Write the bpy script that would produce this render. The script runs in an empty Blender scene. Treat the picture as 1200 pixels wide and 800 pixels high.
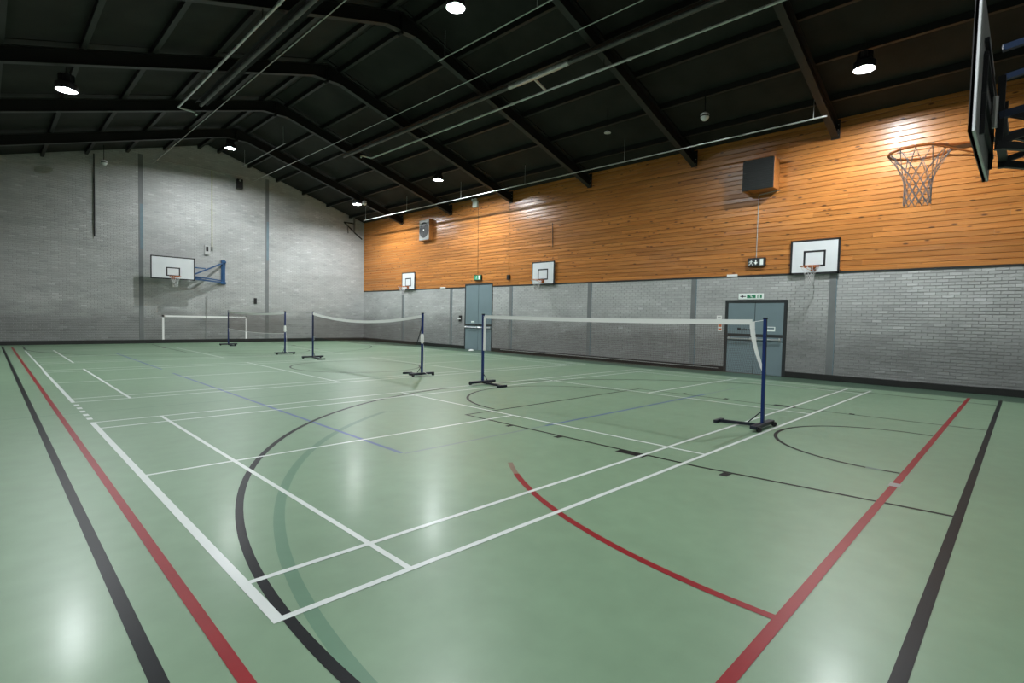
import bpy, math, random
from mathutils import Vector, Matrix
rnd = random.Random(7)
S = bpy.context.scene
COL = S.collection
PI = math.pi

# ------------------------------------------------------------------ camera, world, exposure
cd = bpy.data.cameras.new('camera')
cd.sensor_width = 36.0
cd.lens = 36.0 * 610.47 / 1200.0
cd.clip_start = 0.05
cd.clip_end = 200
cam = bpy.data.objects.new('camera', cd)
COL.objects.link(cam)
yaw, pit, rol = 0.7926, -0.0428, 0.0228
fw = Vector((math.sin(yaw) * math.cos(pit), math.cos(yaw) * math.cos(pit), math.sin(pit)))
rt = Vector((math.cos(yaw), -math.sin(yaw), 0))
up = rt.cross(fw)
r2 = rt * math.cos(rol) + up * math.sin(rol)
u2 = -rt * math.sin(rol) + up * math.cos(rol)
m = Matrix((r2, u2, -fw)).transposed().to_4x4()
m.translation = Vector((-0.9396, -2.4605, 1.4622))
cam.matrix_world = m
S.camera = cam

w = bpy.data.worlds.new('world')
S.world = w
w.use_nodes = True
w.node_tree.nodes['Background'].inputs[0].default_value = (0.5, 0.55, 0.6, 1)
w.node_tree.nodes['Background'].inputs[1].default_value = 0.0
S.view_settings.view_transform = 'Standard'
S.view_settings.look = 'None'
S.view_settings.exposure = 0.0
S.view_settings.gamma = 1.0
S.view_settings.use_curve_mapping = False
LAMP = 9600.0                       # radiance of a high-bay lens
LAMPS = [                          # x, y, z of lens, place for the label
    (0.50, 13.85, 6.70, 'round high bay ceiling lamp under the left roof slope, left of the pipes'),
    (6.55, 22.05, 8.57, 'round ceiling lamp under the ridge near the far grey gable wall'),
    (12.36, 21.81, 7.17, 'ceiling lamp in the far right corner beside a white dome sensor'),
    (12.25, 15.02, 7.21, 'ceiling lamp over the right side between the two smaller wall hoops'),
    (6.45, 6.80, 8.38, 'ceiling lamp high at the ridge, cut by the top edge of the picture'),
    (12.50, 0.29, 7.13, 'ceiling lamp nearest the large orange rim, above the pale timber glare'),
    (0.60, 0.30, 6.80, 'added ceiling lamp, out of view under the left roof slope above the near court corner'),  # unseen lamp, added to brighten the near floor and net tape
]

# ------------------------------------------------------------------ materials
def mat(name, col, rough=0.5, metal=0.0, spec=0.5, var=0.0, vscale=8.0, bump=0.0, emit=None, estr=0.0, coat=0.0):
    M = bpy.data.materials.new(name)
    M.use_nodes = True
    nt = M.node_tree
    b = nt.nodes['Principled BSDF']
    b.inputs['Base Color'].default_value = (*col, 1)
    b.inputs['Roughness'].default_value = rough
    b.inputs['Metallic'].default_value = metal
    b.inputs['Specular IOR Level'].default_value = spec
    b.inputs['Coat Weight'].default_value = coat
    if emit:
        b.inputs['Emission Color'].default_value = (*emit, 1)
        b.inputs['Emission Strength'].default_value = estr
    if var or bump:
        tc = nt.nodes.new('ShaderNodeTexCoord')
        nz = nt.nodes.new('ShaderNodeTexNoise')
        nz.inputs['Scale'].default_value = vscale
        nz.inputs['Detail'].default_value = 4
        nt.links.new(tc.outputs['Object'], nz.inputs['Vector'])
        if var:
            mr = nt.nodes.new('ShaderNodeMapRange')
            mr.inputs['From Min'].default_value = 0.3
            mr.inputs['From Max'].default_value = 0.7
            mr.inputs['To Min'].default_value = 1 - var
            mr.inputs['To Max'].default_value = 1 + var
            hs = nt.nodes.new('ShaderNodeHueSaturation')
            hs.inputs['Color'].default_value = (*col, 1)
            nt.links.new(nz.outputs['Fac'], mr.inputs['Value'])
            nt.links.new(mr.outputs[0], hs.inputs['Value'])
            nt.links.new(hs.outputs[0], b.inputs['Base Color'])
        if bump:
            bp = nt.nodes.new('ShaderNodeBump')
            bp.inputs['Strength'].default_value = bump
            bp.inputs['Distance'].default_value = 0.01
            nt.links.new(nz.outputs['Fac'], bp.inputs['Height'])
            nt.links.new(bp.outputs[0], b.inputs['Normal'])
    return M

def nodes(M):
    nt = M.node_tree
    return nt, nt.nodes, nt.links, nt.nodes['Principled BSDF']

def floor_like(name, col, var=0.07, rough=0.40, spec=0.25, coat=0.11):
    """sealed sports floor: colour cloudiness, patchy gloss"""
    M = bpy.data.materials.new(name)
    M.use_nodes = True
    nt, N, L, b = nodes(M)
    g = N.new('ShaderNodeNewGeometry')
    n1 = N.new('ShaderNodeTexNoise'); n1.inputs['Scale'].default_value = 0.55; n1.inputs['Detail'].default_value = 2
    n2 = N.new('ShaderNodeTexNoise'); n2.inputs['Scale'].default_value = 5.0; n2.inputs['Detail'].default_value = 6
    L.new(g.outputs['Position'], n1.inputs['Vector']); L.new(g.outputs['Position'], n2.inputs['Vector'])
    ad = N.new('ShaderNodeMath'); ad.operation = 'ADD'
    L.new(n1.outputs['Fac'], ad.inputs[0]); L.new(n2.outputs['Fac'], ad.inputs[1])
    mr = N.new('ShaderNodeMapRange')
    mr.inputs['From Min'].default_value = 0.4; mr.inputs['From Max'].default_value = 1.6
    mr.inputs['To Min'].default_value = 1 - var * 2; mr.inputs['To Max'].default_value = 1 + var * 2
    L.new(ad.outputs[0], mr.inputs['Value'])
    hs = N.new('ShaderNodeHueSaturation'); hs.inputs['Color'].default_value = (*col, 1)
    L.new(mr.outputs[0], hs.inputs['Value']); L.new(hs.outputs[0], b.inputs['Base Color'])
    b.inputs['Roughness'].default_value = rough
    b.inputs['Specular IOR Level'].default_value = spec
    b.inputs['Coat Weight'].default_value = coat; b.inputs['Coat Roughness'].default_value = 0.20
    return M

M_FLOOR = floor_like('green_floor', (0.178, 0.276, 0.176))
M_FLOORDK = floor_like('dark_green_floor', (0.06, 0.105, 0.07))
M_GHOST = floor_like('removed_line', (0.105, 0.205, 0.13))
M_WHITE = floor_like('white_line_paint', (0.62, 0.66, 0.635), 0.03)
M_BLACK = floor_like('black_line_paint', (0.010, 0.011, 0.012), 0.1, spec=0.08, coat=0.02)
M_RED = floor_like('red_line_paint', (0.24, 0.014, 0.018), 0.1, spec=0.15, coat=0.06)
M_BLUE = floor_like('blue_line_paint', (0.07, 0.12, 0.26), 0.15)
M_FADED = floor_like('worn_line_paint', (0.15, 0.21, 0.19), 0.1)
M_FADERED = floor_like('worn_red_paint', (0.19, 0.13, 0.09), 0.2)
M_PATCH = floor_like('grey_tape', (0.28, 0.28, 0.27), 0.1)

def brick_mat():
    M = bpy.data.materials.new('painted_brick')
    M.use_nodes = True
    nt, N, L, b = nodes(M)
    at = N.new('ShaderNodeAttribute'); at.attribute_name = 'tone'
    rp = N.new('ShaderNodeValToRGB')
    e = rp.color_ramp.elements
    e[0].position = 0.0; e[0].color = (0.36, 0.368, 0.36, 1)
    e[1].position = 1.0; e[1].color = (0.52, 0.53, 0.52, 1)
    x = e.new(0.10); x.color = (0.405, 0.413, 0.403, 1)
    x = e.new(0.95); x.color = (0.435, 0.445, 0.435, 1)
    L.new(at.outputs['Fac'], rp.inputs[0])
    g = N.new('ShaderNodeNewGeometry')
    nz = N.new('ShaderNodeTexNoise'); nz.inputs['Scale'].default_value = 0.9; nz.inputs['Detail'].default_value = 6
    mp = N.new('ShaderNodeMapping'); mp.inputs['Scale'].default_value = (1, 1, 3.0)
    L.new(g.outputs['Position'], mp.inputs['Vector']); L.new(mp.outputs[0], nz.inputs['Vector'])
    # ball scuffs on the lower wall, deepened with shade painted into the colour
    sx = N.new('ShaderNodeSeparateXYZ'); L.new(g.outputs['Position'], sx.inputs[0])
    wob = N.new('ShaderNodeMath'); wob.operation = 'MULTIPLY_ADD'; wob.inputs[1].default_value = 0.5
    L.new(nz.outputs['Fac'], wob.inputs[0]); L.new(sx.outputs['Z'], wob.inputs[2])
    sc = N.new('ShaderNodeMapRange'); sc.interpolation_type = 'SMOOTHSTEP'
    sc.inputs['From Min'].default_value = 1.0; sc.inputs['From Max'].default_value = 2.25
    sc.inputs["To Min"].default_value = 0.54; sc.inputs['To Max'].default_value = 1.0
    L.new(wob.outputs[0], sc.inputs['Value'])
    mr = N.new('ShaderNodeMapRange')
    mr.inputs['From Min'].default_value = 0.3; mr.inputs['From Max'].default_value = 0.7
    mr.inputs['To Min'].default_value = 0.87; mr.inputs['To Max'].default_value = 1.1
    L.new(nz.outputs['Fac'], mr.inputs['Value'])
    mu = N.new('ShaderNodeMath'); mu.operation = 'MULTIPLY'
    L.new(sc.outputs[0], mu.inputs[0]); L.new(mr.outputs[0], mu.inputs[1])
    hs = N.new('ShaderNodeHueSaturation')
    L.new(rp.outputs[0], hs.inputs['Color']); L.new(mu.outputs[0], hs.inputs['Value'])
    L.new(hs.outputs[0], b.inputs['Base Color'])
    b.inputs['Roughness'].default_value = 0.6
    b.inputs['Specular IOR Level'].default_value = 0.3
    return M

M_BRICK = brick_mat()
M_MORTAR = mat('painted_mortar', (0.34, 0.345, 0.335), 0.8, var=0.06, vscale=3)

def wood_mat():
    M = bpy.data.materials.new('varnished_pine')
    M.use_nodes = True
    nt, N, L, b = nodes(M)
    g = N.new('ShaderNodeNewGeometry')
    oi = N.new('ShaderNodeObjectInfo')
    of = N.new('ShaderNodeVectorMath'); of.operation = 'SCALE'
    of.inputs[0].default_value = (7.1, 13.7, 5.3)
    L.new(oi.outputs['Random'], of.inputs['Scale'])
    av = N.new('ShaderNodeVectorMath'); av.operation = 'ADD'
    L.new(g.outputs['Position'], av.inputs[0]); L.new(of.outputs[0], av.inputs[1])
    mp = N.new('ShaderNodeMapping'); mp.inputs['Scale'].default_value = (14, 0.7, 26)
    L.new(av.outputs[0], mp.inputs['Vector'])
    gr = N.new('ShaderNodeTexNoise'); gr.inputs['Scale'].default_value = 1.0; gr.inputs['Detail'].default_value = 5; gr.inputs['Distortion'].default_value = 0.6
    L.new(mp.outputs[0], gr.inputs['Vector'])
    rp = N.new('ShaderNodeValToRGB')
    e = rp.color_ramp.elements
    e[0].position = 0.28; e[0].color = (0.36, 0.118, 0.022, 1)
    e[1].position = 0.72; e[1].color = (0.55, 0.235, 0.062, 1)
    L.new(gr.outputs['Fac'], rp.inputs[0])
    # every board has its own tone
    mr = N.new('ShaderNodeMapRange'); mr.inputs['To Min'].default_value = 0.80; mr.inputs['To Max'].default_value = 1.12
    L.new(oi.outputs['Random'], mr.inputs['Value'])
    hs = N.new('ShaderNodeHueSaturation'); L.new(rp.outputs[0], hs.inputs['Color']); L.new(mr.outputs[0], hs.inputs['Value'])
    # knots
    mk = N.new('ShaderNodeMapping'); mk.inputs['Scale'].default_value = (0.0, 2.6, 7.4)
    L.new(av.outputs[0], mk.inputs['Vector'])
    vo = N.new('ShaderNodeTexVoronoi'); vo.inputs['Scale'].default_value = 1.0; vo.inputs['Randomness'].default_value = 1.0
    L.new(mk.outputs[0], vo.inputs['Vector'])
    km = N.new('ShaderNodeMapRange'); km.interpolation_type = 'SMOOTHSTEP'
    km.inputs['From Min'].default_value = 0.09; km.inputs['From Max'].default_value = 0.20
    km.inputs['To Min'].default_value = 0.9; km.inputs['To Max'].default_value = 0.0
    L.new(vo.outputs['Distance'], km.inputs['Value'])
    mx = N.new('ShaderNodeMix'); mx.data_type = 'RGBA'
    L.new(km.outputs[0], mx.inputs['Factor']); L.new(hs.outputs[0], mx.inputs[6]); mx.inputs[7].default_value = (0.055, 0.016, 0.006, 1)
    L.new(mx.outputs[2], b.inputs['Base Color'])
    b.inputs['Roughness'].default_value = 0.30
    b.inputs['Specular IOR Level'].default_value = 0.5
    bp = N.new('ShaderNodeBump'); bp.inputs['Strength'].default_value = 0.12; bp.inputs['Distance'].default_value = 0.01
    L.new(gr.outputs['Fac'], bp.inputs['Height']); L.new(bp.outputs[0], b.inputs['Normal'])
    return M

M_WOOD = wood_mat()
M_ROOF = mat('dark_roof_lining', (0.020, 0.021, 0.018), 0.8, spec=0.2, var=0.25, vscale=1.2)
M_STEEL_D = mat('black_painted_steel', (0.012, 0.012, 0.011), 0.55, spec=0.3)
M_FLANGE = mat('dark_grey_flange', (0.024, 0.025, 0.023), 0.55, spec=0.3)
M_GALV = mat('galvanised_pipe', (0.55, 0.57, 0.55), 0.35, metal=0.6, var=0.15, vscale=5)
M_TUBE = mat('dull_heater_tube', (0.10, 0.10, 0.095), 0.5, metal=0.3, var=0.3, vscale=2)
M_BASE = mat('black_skirting', (0.010, 0.011, 0.010), 0.45)
M_COLM = mat('grey_painted_steel', (0.155, 0.165, 0.165), 0.5, var=0.12, vscale=2.5)
M_COLB = mat('slate_blue_edge', (0.13, 0.19, 0.22), 0.5, var=0.1, vscale=4)
M_DOOR = mat('slate_blue_door', (0.155, 0.215, 0.235), 0.45, var=0.05, vscale=1.5)
M_DFRAME = mat('dark_door_frame', (0.018, 0.022, 0.023), 0.45)
M_ALU = mat('brushed_bar', (0.55, 0.56, 0.55), 0.35, metal=0.7)
M_BOARD = mat('white_board', (0.66, 0.69, 0.70), 0.4, var=0.03, vscale=3)
M_BOARDBK = mat('board_back', (0.42, 0.44, 0.44), 0.6, var=0.1, vscale=4)
M_INK = mat('black_paint', (0.010, 0.011, 0.012), 0.45)
M_ORANGE = mat('orange_rim', (0.50, 0.125, 0.016), 0.4)
M_CORD = mat('white_cord', (0.62, 0.62, 0.62), 0.8)
M_CORDG = mat('weathered_cord', (0.28, 0.26, 0.28), 0.8)
M_TRUSS = mat('blue_truss', (0.018, 0.075, 0.185), 0.4)
M_TRUSSN = mat('navy_truss', (0.010, 0.028, 0.075), 0.45)
M_TRUSSD = mat('dark_blue_truss', (0.007, 0.010, 0.014), 0.45)
M_POST = mat('blue_post', (0.004, 0.022, 0.125), 0.35)
M_FOOT = mat('dark_foot', (0.010, 0.013, 0.025), 0.45)
M_RUBBER = mat('black_rubber', (0.008, 0.008, 0.008), 0.7)
M_TAPE = mat('white_tape', (0.80, 0.80, 0.78), 0.7)
M_NET = mat('brown_net', (0.085, 0.045, 0.03), 0.9)
M_WPLAST = mat('white_plastic', (0.78, 0.79, 0.77), 0.35)
M_GPLAST = mat('grey_plastic', (0.42, 0.43, 0.42), 0.5)
M_FANFR = mat('fan_grey', (0.26, 0.27, 0.26), 0.5)
M_BPLAST = mat('black_plastic', (0.012, 0.012, 0.013), 0.4)
M_GREEN = mat('sign_green', (0.02, 0.22, 0.10), 0.4)
M_GREENG = mat('lit_sign_green', (0.02, 0.25, 0.12), 0.4, emit=(0.1, 0.75, 0.35), estr=0.12)
M_SWHITE = mat('sign_white', (0.8, 0.86, 0.82), 0.4)
M_PAPER = mat('paper', (0.78, 0.78, 0.75), 0.8)
M_ORPAPER = mat('orange_notice', (0.60, 0.17, 0.06), 0.7)
M_YELLOW = mat('yellow_green_cord', (0.42, 0.45, 0.12), 0.6)
M_LENS = mat('lit_lens', (0.9, 0.9, 0.9), 0.4, emit=(0.93, 0.98, 1.0), estr=LAMP)
M_REFL = mat('lamp_reflector', (0.12, 0.12, 0.12), 0.6, spec=0.2)
M_VENTIN = mat('dark_grille', (0.012, 0.014, 0.013), 0.6)
M_GLASSD = mat('sensor_dome', (0.68, 0.70, 0.70), 0.25)

# ------------------------------------------------------------------ mesh builder
class MB:
    def __init__(s):
        s.v = []; s.f = []; s.mi = []; s.mats = []; s.tone = None
    def _m(s, M):
        if M not in s.mats: s.mats.append(M)
        return s.mats.index(M)
    def add(s, vs, fs, M):
        k = len(s.v); i = s._m(M)
        s.v += [tuple(v) for v in vs]
        for f in fs:
            s.f.append(tuple(k + a for a in f)); s.mi.append(i)
    def box(s, x0, x1, y0, y1, z0, z1, M):
        v = [(x, y, z) for z in (z0, z1) for y in (y0, y1) for x in (x0, x1)]
        s.add(v, [(0, 2, 3, 1), (4, 5, 7, 6), (0, 1, 5, 4), (2, 6, 7, 3), (0, 4, 6, 2), (1, 3, 7, 5)], M)
    def bbox(s, x0, x1, y0, y1, z0, z1, M, b=0.004):
        """box with its edges chamfered"""
        vs = []; idx = {}
        X = (x0, x1); Y = (y0, y1); Z = (z0, z1)
        for i in (0, 1):
            for j in (0, 1):
                for k in (0, 1):
                    sx, sy, sz = (1 - 2 * i), (1 - 2 * j), (1 - 2 * k)
                    for a, p in (('x', (X[i], Y[j] + sy * b, Z[k] + sz * b)), ('y', (X[i] + sx * b, Y[j], Z[k] + sz * b)), ('z', (X[i] + sx * b, Y[j] + sy * b, Z[k]))):
                        idx[(i, j, k, a)] = len(vs); vs.append(p)
        fs = []
        for i in (0, 1):
            q = [idx[(i, j, k, 'x')] for j, k in ((0, 0), (1, 0), (1, 1), (0, 1))]; fs.append(q if i else q[::-1])
            q = [idx[(j, i, k, 'y')] for j, k in ((0, 0), (1, 0), (1, 1), (0, 1))]; fs.append(q[::-1] if i else q)
            q = [idx[(j, k, i, 'z')] for j, k in ((0, 0), (1, 0), (1, 1), (0, 1))]; fs.append(q if i else q[::-1])
        for j in (0, 1):
            for k in (0, 1):
                fs.append((idx[(0, j, k, 'y')], idx[(1, j, k, 'y')], idx[(1, j, k, 'z')], idx[(0, j, k, 'z')]))
                fs.append((idx[(j, 0, k, 'x')], idx[(j, 1, k, 'x')], idx[(j, 1, k, 'z')], idx[(j, 0, k, 'z')]))
                fs.append((idx[(j, k, 0, 'x')], idx[(j, k, 1, 'x')], idx[(j, k, 1, 'y')], idx[(j, k, 0, 'y')]))
                for i in (0, 1):
                    fs.append((idx[(i, j, k, 'x')], idx[(i, j, k, 'y')], idx[(i, j, k, 'z')]))
        s.add(vs, fs, M)
    def beam(s, a, b, wd, ht, M, upv=(0, 0, 1)):
        """square section bar from a to b"""
        a = Vector(a); b = Vector(b); d = (b - a).normalized(); u = Vector(upv)
        if abs(d.dot(u)) > 0.98: u = Vector((1, 0, 0))
        r = d.cross(u).normalized(); u = r.cross(d)
        v = []
        for p in (a, b):
            for i, j in ((-1, -1), (1, -1), (1, 1), (-1, 1)):
                v.append(p + r * i * wd / 2 + u * j * ht / 2)
        s.add(v, [(3, 2, 1, 0), (4, 5, 6, 7), (0, 1, 5, 4), (1, 2, 6, 5), (2, 3, 7, 6), (3, 0, 4, 7)], M)
    def tube(s, pts, r, M, n=8, closed=False, caps=True):
        P = [Vector(p) for p in pts]; k = len(P); rings = []
        R = r if isinstance(r, (list, tuple)) else [r] * k
        prev = None
        for i, p in enumerate(P):
            if closed: d = P[(i + 1) % k] - P[i - 1]
            else: d = P[min(i + 1, k - 1)] - P[max(i - 1, 0)]
            d.normalize()
            if prev is None:
                u = Vector((0, 0, 1)) if abs(d.z) < 0.9 else Vector((1, 0, 0))
            else: u = prev
            u = (u - d * u.dot(d)).normalized(); prev = u
            w_ = d.cross(u)
            rings.append([p + (u * math.cos(2 * PI * j / n) + w_ * math.sin(2 * PI * j / n)) * R[i] for j in range(n)])
        v = [q for g in rings for q in g]; f = []
        for i in range(k if closed else k - 1):
            for j in range(n):
                a = i * n + j; b = i * n + (j + 1) % n; c = ((i + 1) % k) * n + (j + 1) % n; d = ((i + 1) % k) * n + j
                f.append((a, b, c, d))
        if caps and not closed:
            f.append(tuple(range(n - 1, -1, -1))); f.append(tuple((k - 1) * n + j for j in range(n)))
        s.add(v, f, M)
    def lathe(s, c, prof, M, n=20, axis=(0, 0, 1), caps=(1, 1)):
        """profile of (radius, height) turned about an axis through c"""
        ax = Vector(axis).normalized(); u = Vector((1, 0, 0)) if abs(ax.x) < 0.9 else Vector((0, 1, 0))
        u = (u - ax * u.dot(ax)).normalized(); w_ = ax.cross(u); c = Vector(c)
        v = []; f = []
        for r, h in prof:
            for j in range(n):
                t = 2 * PI * j / n
                v.append(c + ax * h + (u * math.cos(t) + w_ * math.sin(t)) * r)
        for i in range(len(prof) - 1):
            for j in range(n):
                f.append((i * n + j, i * n + (j + 1) % n, (i + 1) * n + (j + 1) % n, (i + 1) * n + j))
        if caps[0]: f.append(tuple(range(n - 1, -1, -1)))
        if caps[1]: f.append(tuple((len(prof) - 1) * n + j for j in range(n)))
        s.add(v, f, M)
    def poly(s, pts, M):
        s.add(pts, [tuple(range(len(pts)))], M)
    def mesh(s, name, smooth=False):
        me = bpy.data.meshes.new(name)
        me.from_pydata(s.v, [], s.f)
        for M in s.mats: me.materials.append(M)
        me.polygons.foreach_set('material_index', s.mi)
        if s.tone is not None:
            a = me.attributes.new('tone', 'FLOAT', 'FACE'); a.data.foreach_set('value', s.tone)
        if smooth:
            me.polygons.foreach_set('use_smooth', [True] * len(s.f))
            try: me.set_sharp_from_angle(angle=math.radians(40))
            except Exception: pass
        me.update()
        return me
    def build(s, name, parent=None, smooth=False):
        return link(name, s.mesh(name, smooth), parent)

def link(name, me, parent=None):
    o = bpy.data.objects.new(name, me); COL.objects.link(o)
    if parent is not None: o.parent = parent
    return o
def empty(name, loc=(0, 0, 0), rz=0.0):
    o = bpy.data.objects.new(name, None); COL.objects.link(o)
    o.location = loc; o.rotation_euler = (0, 0, rz); o.empty_display_size = 0.1
    return o
def tag(o, label, cat, group=None):
    o['label'] = label; o['category'] = cat
    if group: o['group'] = group
    return o
def struct(o):
    o['kind'] = 'structure'; return o
def copy_tree(o, parent=None):
    c = o.copy(); COL.objects.link(c)
    if parent is not None: c.parent = parent
    for ch in list(o.children): copy_tree(ch, c)
    return c

# ------------------------------------------------------------------ room
XL, XR, YN, YF = -1.60, 15.00, -3.60, 25.75
XC, ZAP, SL = 6.70, 9.43, 0.30            # ridge x, ridge height, slope
ZB = 2.90                                 # top of the brick on the right wall
def roof_z(x): return ZAP - SL * abs(x - XC)

f = MB(); f.box(XL - .2, XR + .2, YN - .2, YF + .2, -0.2, 0, M_FLOOR)
FLOOR = struct(f.build('floor'))

# ---- court markings: thin paint on the floor
COAT = [0]
def bump_up():                            # every coat of paint lies a hair above the last one
    COAT[0] += 1
    return (COAT[0] % 100) * 4e-6
def strip(name, pts, wd, M, h, closed=False):
    """flat painted band along a polyline, wd wide, h above the floor"""
    P = [Vector((p[0], p[1])) for p in pts]; k = len(P); L_ = []; R_ = []
    for i in range(k):
        a = P[max(i - 1, 0)]; b = P[min(i + 1, k - 1)]
        d = (b - a).normalized(); n = Vector((-d.y, d.x)) * wd / 2
        L_.append(P[i] + n); R_.append(P[i] - n)
    mb = MB()
    h += bump_up()
    v = [(q.x, q.y, h) for q in L_] + [(q.x, q.y, h) for q in R_]
    mb.add(v, [(i + k, i + 1 + k, i + 1, i) for i in range(k - 1)], M)
    return mb.build(name, FLOOR)
def rect(name, x0, x1, y0, y1, M, h):
    h += bump_up()
    mb = MB(); mb.add([(x0, y0, h), (x1, y0, h), (x1, y1, h), (x0, y1, h)], [(0, 1, 2, 3)], M)
    return mb.build(name, FLOOR)
def arc(cx, cy, r, a0, a1, n=64):
    return [(cx + r * math.cos(math.radians(a0 + (a1 - a0) * i / n)), cy + r * math.sin(math.radians(a0 + (a1 - a0) * i / n))) for i in range(n + 1)]

HW, HR, HK, HB, HG = 0.0022, 0.0016, 0.0013, 0.0010, 0.0006
# court one (nearest)
def wx(y0, y1, x0=0.0, x1=13.4): rect('white_line', x0, x1, y0, y1, M_WHITE, HW)
def wy(x0, x1, y0, y1): rect('white_line', x0, x1, y0, y1, M_WHITE, HW)
wy(0, .055, 0, 6.1)
wx(0, .042); wx(.46, .50, .05, 13.4); wx(5.60, 5.64, .05, 13.4); wx(6.06, 6.1)
wy(.76, .80, .04, 6.06); wy(12.60, 12.64, .04, 6.06); wy(13.36, 13.4, 0, 6.1)
wy(4.68, 4.72, .04, 6.06); wy(8.68, 8.72, .04, 6.06)
wx(3.03, 3.07, .05, 4.70); wx(3.03, 3.07, 8.70, 13.36)
for k in range(5):
    y = 6.33 + k * 0.345
    rect('white_dash', 0.005, 0.065, y, y + 0.16, M_WHITE, HW)
# court two
wy(0, .05, 8.12, 14.0)
wx(8.10, 8.14); wx(8.52, 8.56); wx(11.04, 11.08, .05, 4.6); wx(11.04, 11.08, 8.6, 13.4); wx(13.42, 13.46); wx(13.94, 13.98)
wy(.74, .78, 8.12, 13.96); wy(4.50, 4.54, 8.12, 13.96); wy(8.60, 8.64, 8.12, 13.96); wy(12.6, 12.64, 8.12, 13.96); wy(13.36, 13.4, 8.12, 13.96)
# court three
wy(0.02, .055, 14.0, 21.85)
wx(15.94, 15.98); wx(16.4, 16.43); wx(18.58, 18.62, .05, 4.5); wx(18.58, 18.62, 8.6, 13.4); wx(21.3, 21.33); wx(21.85, 21.88)
wy(.74, .78, 15.96, 21.85); wy(4.48, 4.52, 15.96, 21.85); wy(8.6, 8.64, 15.96, 21.85); wy(12.6, 12.64, 15.96, 21.85); wy(13.36, 13.4, 15.96, 21.85)
# black basketball court
YB0, YB1, YM = -2.15, 24.75, 11.30
rect('black_line', -.505, -.445, YB0, YB1, M_BLACK, HK)
rect('dark_floor_strip', 13.78, XR - .01, YN, YF - .01, M_FLOORDK, HG)  # floor drawn in a darker green along the right wall
rect('black_line', -.5, 13.90, YB0 - .03, YB0 + .03, M_BLACK, HK)
rect('black_line', -.5, 14.04, YB1 - .03, YB1 + .03, M_BLACK, HK)
strip('black_arc', [(.08, YB0), (.078, -1.2)] + arc(6.48, -.34, 6.42, 184, -4, 120) + [(12.88, -1.2), (12.88, YB0)], .055, M_BLACK, HK)
strip('black_arc', [(.08, YB1), (.078, 23.5)] + arc(6.48, 22.94, 6.42, 176, 364, 120) + [(12.88, 23.5), (12.88, YB1)], .05, M_BLACK, HK)
strip('removed_arc', arc(6.29, -.97, 6.19, 180, 118, 80), .075, M_GHOST, HG)
for s_ in (1, -1):
    yb = YB0 if s_ > 0 else YB1
    yf = 3.52 if s_ > 0 else 19.08
    strip('black_line', [(4.37 if s_ > 0 else 4.2, yb), (4.17, yb + s_ * 2.0), (4.17, yf)], .04, M_BLACK, HK)
    strip('black_line', [(9.32, yb), (9.2, yb + s_ * 2.0), (9.12, yf)], .04, M_BLACK, HK)
    rect('black_line', 4.15, 9.14, yf - .02, yf + .02, M_BLACK, HK)
    strip('free_throw_arc', arc(6.68, yf + .1 * s_, 1.82, 0, 180 * s_, 48), .045, M_BLACK, HK)
    for xs, sg in ((4.17, -1), (9.2, 1)):
        for q, (ya, yb2, wd) in enumerate(((2.49, 2.56, .12), (1.62, 1.70, .12), (.43, .78, .13), (-.48, -.40, .13))):
            ya_, yb_ = (ya, yb2) if s_ > 0 else (2 * YM - yb2, 2 * YM - ya)
            rect('lane_mark', min(xs, xs + sg * wd), max(xs, xs + sg * wd), ya_, yb_, M_BLACK, HK + .0001)
strip('centre_circle', arc(6.65, YM, 1.79, 0, 360, 64), .045, M_BLACK, HK)
strip('restricted_arc', [(5.52, -1.62)] + arc(6.83, -1.41, 1.32, 178, 2, 48) + [(8.14, -1.62)], .045, M_BLACK, HK)
rect('worn_gap', 5.49, 5.55, -1.47, -1.33, M_FADED, HR)
# red five-a-side court
rect('red_line', -.255, -.20, -1.68, 24.3, M_RED, HR)
rect('red_line', -.25, 13.80, -1.685, -1.625, M_RED, HR)
strip('red_arc', arc(6.28, -1.58, 4.46, 181, 146, 50), .055, M_RED, HR)
strip('worn_red_arc', arc(6.28, -1.58, 4.46, 146.4, 141, 12), .05, M_FADERED, HR - .0001)
rect('tape_patch', 4.93, 5.07, -1.70, -1.61, M_PATCH, HW)
# blue volleyball court
rect('blue_line', 2.165, 2.215, 2.25, 11.9, M_BLUE, HB)
rect('blue_line', 2.165, 2.215, 13.0, 19.4, M_BLUE, HB)
rect('blue_line', 4.5, 9.6, 2.19, 2.235, M_BLUE, HB)
rect('worn_blue_line', 9.6, 11.4, 2.19, 2.23, M_FADED, HB)
rect('worn_blue_line', 2.2, 4.5, 2.19, 2.23, M_FADED, HG)
# welded seams of the sheet floor
for y in (6.98, 14.9):
    rect('floor_seam', -1.5, 14.9, y - .012, y + .012, M_GHOST, HG)

# ---- walls
w_ = MB(); w_.box(XR, XR + .2, YN - .2, YF + .2, 0, roof_z(XR) + .12, M_MORTAR)
WR = struct(w_.build('wall_right'))
w_ = MB()
w_.add([(XL - .2, YF, 0), (XR + .2, YF, 0), (XR + .2, YF, roof_z(XR + .2)), (XC, YF, ZAP + .05), (XL - .2, YF, roof_z(XL - .2)),
        (XL - .2, YF + .2, 0), (XR + .2, YF + .2, 0), (XR + .2, YF + .2, roof_z(XR + .2)), (XC, YF + .2, ZAP + .05), (XL - .2, YF + .2, roof_z(XL - .2))],
       [(0, 1, 2, 3, 4), (9, 8, 7, 6, 5), (0, 5, 6, 1), (1, 6, 7, 2), (2, 7, 8, 3), (3, 8, 9, 4), (4, 9, 5, 0)], M_MORTAR)
WF = struct(w_.build('wall_far'))
M_PLAIN = mat('plain_painted_wall', (0.16, 0.15, 0.14), 0.7, var=0.08, vscale=2)
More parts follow.
